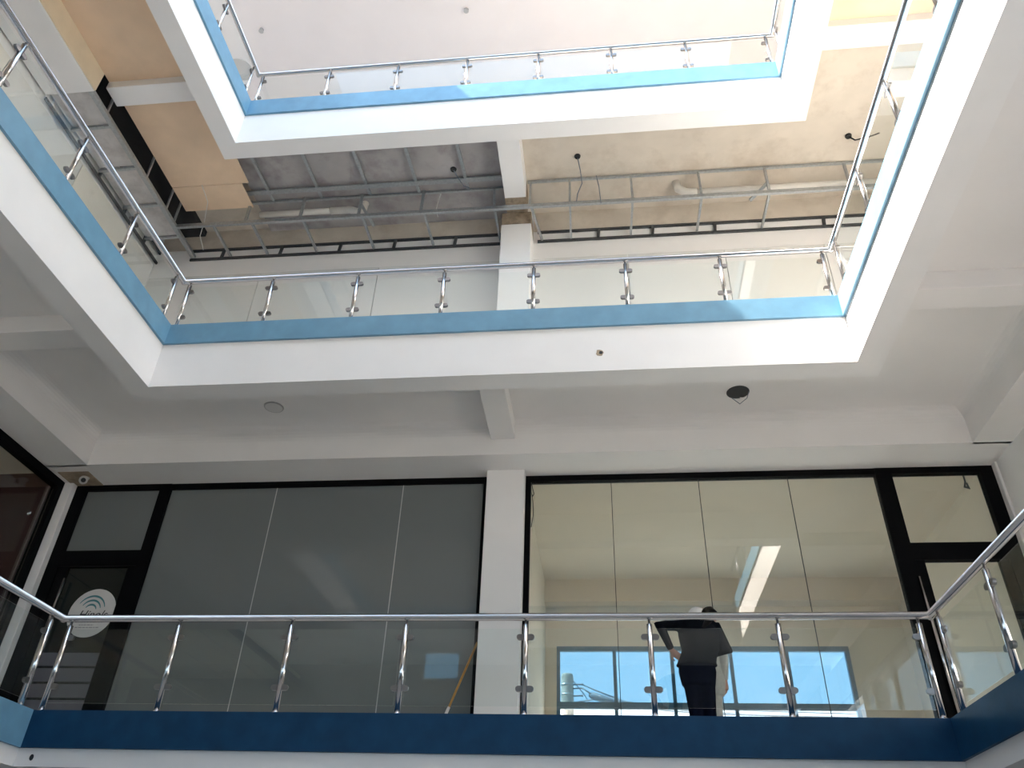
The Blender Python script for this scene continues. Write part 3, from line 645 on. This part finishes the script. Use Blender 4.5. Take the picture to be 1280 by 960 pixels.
# ------------------------------------------------------------------ people
def remeshed(mb, name, mat, voxel=0.014, smooth=6):
    o = bpy.data.objects.new('tmp', mb.mesh('tmp', mat)); C.objects.link(o)
    r_ = o.modifiers.new('r', 'REMESH'); r_.mode = 'VOXEL'; r_.voxel_size = voxel; r_.use_smooth_shade = True
    s = o.modifiers.new('s', 'SMOOTH'); s.iterations = smooth; s.factor = 0.5
    bpy.context.view_layer.update()
    me = bpy.data.meshes.new_from_object(o.evaluated_get(bpy.context.evaluated_depsgraph_get()))
    C.objects.unlink(o); bpy.data.objects.remove(o)
    me.name = name; me.materials.clear(); me.materials.append(mat)
    me.polygons.foreach_set('use_smooth', [True]*len(me.polygons))
    return me
def hand(mb, w, d, n, s):
    """w wrist, d along the hand, n palm normal, s side the thumb is on"""
    w = Vector(w); d = Vector(d).normalized(); n = Vector(n); n = (n-d*n.dot(d)).normalized(); t = d.cross(n)*s
    mb.tube([w-d*0.02, w+d*0.04, w+d*0.085], [0.026, 0.034, 0.034], 10)
    mb.tube([w+d*0.03-t*0.02, w+d*0.09-t*0.024], [0.016, 0.016], 8); mb.tube([w+d*0.03+t*0.02, w+d*0.09+t*0.024], [0.016, 0.016], 8)
    for i, ln in enumerate((0.068, 0.078, 0.072, 0.056)):
        o = w+d*0.085+t*(0.030-0.0205*i)
        a = o+(d*0.92+n*0.38).normalized()*ln*0.5; b = a+(d*0.55+n*0.83).normalized()*ln*0.35; c = b+(d*0.1+n).normalized()*ln*0.28
        mb.tube([o-d*0.015, o, a, b, c], [0.0095, 0.0095, 0.009, 0.0082, 0.007], 8)
    o = w+d*0.02+t*0.028; a = o+(d*0.6+t*0.8).normalized()*0.036; b = a+(d*0.95+t*0.2+n*0.3).normalized()*0.032; c = b+(d+n*0.4).normalized()*0.024
    mb.tube([o-t*0.012, o, a, b, c], [0.014, 0.013, 0.011, 0.010, 0.008], 8)
def head(mb, c, rot):
    c = Vector(c)
    mb.ellipsoid(c, (0.074, 0.092, 0.108), rot, 18, 12)
    mb.ellipsoid(c+rot @ Vector((0, 0.035, -0.06)), (0.055, 0.06, 0.055), rot)
    mb.ellipsoid(c+rot @ Vector((0, 0.098, -0.02)), (0.014, 0.022, 0.024), rot)          # nose
    mb.ellipsoid(c+rot @ Vector((0, 0.085, -0.062)), (0.024, 0.012, 0.009), rot)          # lips
    for s in (-1, 1):
        mb.ellipsoid(c+rot @ Vector((s*0.076, 0.0, -0.01)), (0.010, 0.020, 0.032), rot)    # ears
        mb.ellipsoid(c+rot @ Vector((s*0.03, 0.080, 0.022)), (0.018, 0.014, 0.007), rot)   # brow
def person(origin, pose, label):
    O = Vector(origin); P = {k: O+Vector(v) for k, v in pose['j'].items()}
    rot = pose['head_rot']
    body = MB()
    body.loft([(P['hip']+Vector((0,0,-0.08)), 0.15, 0.10), (P['hip'], 0.16, 0.11), (P['waist'], 0.135, 0.095), (P['chest'], 0.165, 0.11), (P['sho'], 0.13, 0.085), (P['neck'], 0.058, 0.058)])
    body.tube([P['neck']-Vector((0,0,0.06)), P['neck'], P['head']], [0.062, 0.055, 0.055], 12)
    head(body, P['head'], rot)
    for s in 'LR':
        body.tube([P['sho'+s], P['elb'+s], P['wri'+s]], [0.052, 0.040, 0.026], 12)
        hand(body, P['wri'+s], pose['hd'+s], pose['hn'+s], pose['hs'+s])
        body.tube([P['hipj'+s], P['knee'+s], P['ank'+s]], [0.082, 0.054, 0.036], 14)
        f = P['ank'+s]; body.tube([f+Vector((0,-0.04,-0.04)), f+Vector((0,0.06,-0.045)), f+Vector((0,0.16,-0.06))], [0.035, 0.04, 0.025], 10)
    me = remeshed(body, 'person', SKIN, 0.009, 3)
    for v in me.vertices: v.co -= O
    root = bpy.data.objects.new('person', me); root.location = O; C.objects.link(root); WL[root.name] = O.copy()
    def cloth(name, mb, mat, vox=0.012, sm=5):
        m_ = remeshed(mb, name, mat, vox, sm)
        for v in m_.vertices: v.co -= O
        o = bpy.data.objects.new(name, m_); C.objects.link(o); o.parent = root; return o
    top = MB(); g = pose['loose']; hem = pose['hem']
    top.loft([(P['hip']+Vector((0,0,hem)), 0.165+g*1.5, 0.118+g), (P['hip']+Vector((0,0,0.03)), 0.165+g, 0.118+g), (P['waist'], 0.150+g, 0.108+g), (P['chest'], 0.180+g, 0.125+g), (P['sho'], 0.150+g, 0.10+g), (P['neck']-Vector((0,0,0.02)), 0.075, 0.075)])
    for s in 'LR':
        w = P['elb'+s]+(P['wri'+s]-P['elb'+s])*0.93
        top.tube([P['sho'], P['sho'+s]], [0.09, 0.075], 12)
        top.tube([P['sho'+s], P['elb'+s], w], [0.068, 0.052, 0.038], 12)
    cloth(pose['top_name'], top, pose['top_mat'])
    tr = MB(); tr.loft([(P['hip']+Vector((0,0,-0.2)), 0.175, 0.13), (P['hip']+Vector((0,0,-0.06)), 0.2, 0.14), (P['hip']+Vector((0,0,0.02)), 0.19, 0.13), (P['hip']+Vector((0,0,0.10)), 0.165, 0.115)])
    for s in 'LR': tr.tube([P['hipj'+s]+Vector((0,0,0.02)), P['knee'+s], P['ank'+s]+Vector((0,0,0.02))], [0.098, 0.076, 0.062], 14)
    cloth('trousers', tr, pose['leg_mat'])
    bl = MB(); bl.loft([(P['hip']+Vector((0,0,0.075)), 0.172, 0.128), (P['hip']+Vector((0,0,0.115)), 0.168, 0.124)])
    if pose.get('belt'): bl.build('belt', LEATHER, root)
    for s in 'LR':
        f = P['ank'+s]; sh = MB(); sh.tube([f+Vector((0,-0.06,-0.05)), f+Vector((0,0.05,-0.045)), f+Vector((0,0.19,-0.06))], [0.042, 0.048, 0.032], 12)
        o = sh.build('shoe', LEATHER, root)
    ha = MB(); c = P['head']
    if pose['hair'] == 'long':
        ha.ellipsoid(c+rot @ Vector((0, -0.022, 0.025)), (0.088, 0.095, 0.105), rot, 16, 10)
        ha.tube([c+rot @ Vector((0, -0.09, 0.0)), c+rot @ Vector((0.02, -0.10, -0.12)), P['chest']+Vector((0.03, -0.13, 0.02))], [0.05, 0.055, 0.03], 10)
    else:
        ha.ellipsoid(c+rot @ Vector((0, -0.018, 0.02)), (0.083, 0.092, 0.102), rot, 16, 10)
    cloth('hair', ha, HAIR, 0.011, 3)
    if pose.get('cap'):
        cp = MB(); cp.ellipsoid(c+rot @ Vector((0, -0.005, 0.062)), (0.102, 0.112, 0.082), rot, 16, 10)
        cp.ellipsoid(c+rot @ Vector((0, 0.13, 0.045)), (0.07, 0.08, 0.012), rot, 14, 6)
        cloth('cap', cp, CAPCLOTH, 0.011, 3)
    return tag(root, label, 'person')
def V(*a): return Vector(a)
tilt = Matrix.Rotation(R(-48), 3, 'X')
person((0.975, 8.85, F1), dict(j=dict(hip=(-0.01,0,0.94), waist=(0.035,-0.01,1.10), chest=(0.04,0.0,1.27), sho=(0.03,0.05,1.42), neck=(0.06,0.09,1.48), head=(0.20,0.18,1.525),
    shoL=(-0.18,0.02,1.395), elbL=(-0.38,-0.19,1.31), wriL=(-0.265,-0.06,1.09), shoR=(0.22,0.03,1.395), elbR=(0.32,-0.02,1.115), wriR=(0.16,0.22,1.12),
    hipjL=(-0.085,0,0.88), hipjR=(0.075,0,0.88), kneeL=(-0.06,0.02,0.48), kneeR=(0.07,0.02,0.48), ankL=(-0.06,0,0.085), ankR=(0.085,0,0.085)),
    hdL=V(0.75,0.45,-0.55), hnL=V(0.6,-0.2,-0.5), hsL=1, hdR=V(-0.7,0.7,0.15), hnR=V(0,0.2,1), hsR=1, head_rot=tilt, loose=0.042, hem=0.0,
    top_name='jacket', top_mat=JACKET, leg_mat=TROUSER, belt=True, hair='long'),
    'person in black jacket and navy trousers, hand on hip, back turned')
person((1.13, 9.42, F1), dict(j=dict(hip=(0,0,0.98), waist=(0,0,1.14), chest=(0,0,1.32), sho=(0,0,1.46), neck=(-0.01,0.02,1.53), head=(-0.04,0.05,1.655),
    shoL=(-0.19,0,1.44), elbL=(-0.22,-0.02,1.15), wriL=(-0.12,0.18,1.05), shoR=(0.18,0,1.44), elbR=(0.205,-0.03,1.17), wriR=(0.19,0.0,0.93),
    hipjL=(-0.09,0,0.92), hipjR=(0.06,0,0.92), kneeL=(-0.09,0.02,0.5), kneeR=(0.05,0.02,0.5), ankL=(-0.1,0,0.085), ankR=(0.06,0,0.085)),
    hdL=V(0.8,0.5,0), hnL=V(0.2,-0.4,-0.8), hsL=1, hdR=V(-0.02,0.05,-1), hnR=V(-0.8,0.5,0), hsR=-1, head_rot=Matrix.Rotation(R(-8), 3, 'X'), loose=0.012, hem=-0.06,
    top_name='shirt', top_mat=GREYCLOTH, leg_mat=GREYCLOTH, hair='short', cap=True),
    'person in pale grey clothes and white cap, mostly hidden behind the other')

# ------------------------------------------------------------------ outside the back window
e = empty('utility_pole', (-1.04, 22, -0.1))
MB().tube([(-1.04, 22, -0.1), (-1.04, 22, 7.42), (-1.04, 22, 7.5)], [0.21, 0.165, 0.15], 20).build('shaft', POLEC, e)
for z in (6.95, 7.2): MB().tube([(-1.04, 22, z), (-1.04, 22, z+0.035)], 0.178, 20).build('steel_band', GALV, e)
for z in (6.93, 7.12, 7.22):
    MB().tube([(-0.9, 21.95, z), (-0.68, 21.95, z+0.01), (-0.62, 21.95, z+0.01)], [0.018, 0.018, 0.035], 8).build('insulator', CABLEG, e)
MB().tube([(-0.47, 21.95, 6.96), (-0.38, 21.95, 6.94), (0.55, 21.95, 6.71), (0.68, 21.95, 6.67)], [0.04, 0.10, 0.09, 0.03], 12).build('splice_case', CABLEG, e)
def wire(pts, r): return MB().tube(pts, r, 6).build('overhead_wire', CABLEG, e)
wire([(-0.65, 21.95, 7.23), (-0.3, 21.95, 7.08), (0.7, 21.95, 6.72), (2.1, 21.95, 6.58), (8, 21.95, 6.3)], 0.018)
wire([(-0.65, 21.9, 7.13), (-0.45, 21.9, 7.0), (0.9, 21.9, 6.62), (2.6, 21.9, 6.50), (8, 21.9, 6.42)], 0.022)
wire([(-0.9, 21.9, 6.75), (-0.2, 21.9, 6.86), (0.8, 21.9, 6.75), (3.0, 21.9, 6.6), (8, 21.9, 6.5)], 0.018)
wire([(-0.95, 22, 7.42), (-0.6, 22.3, 7.05), (-0.4, 22.6, 6.8)], 0.012)
tag(e, 'weathered concrete utility pole with wires outside the back window', 'pole')

scene.cycles.max_bounces = 12; scene.cycles.diffuse_bounces = 6; scene.cycles.transparent_max_bounces = 24
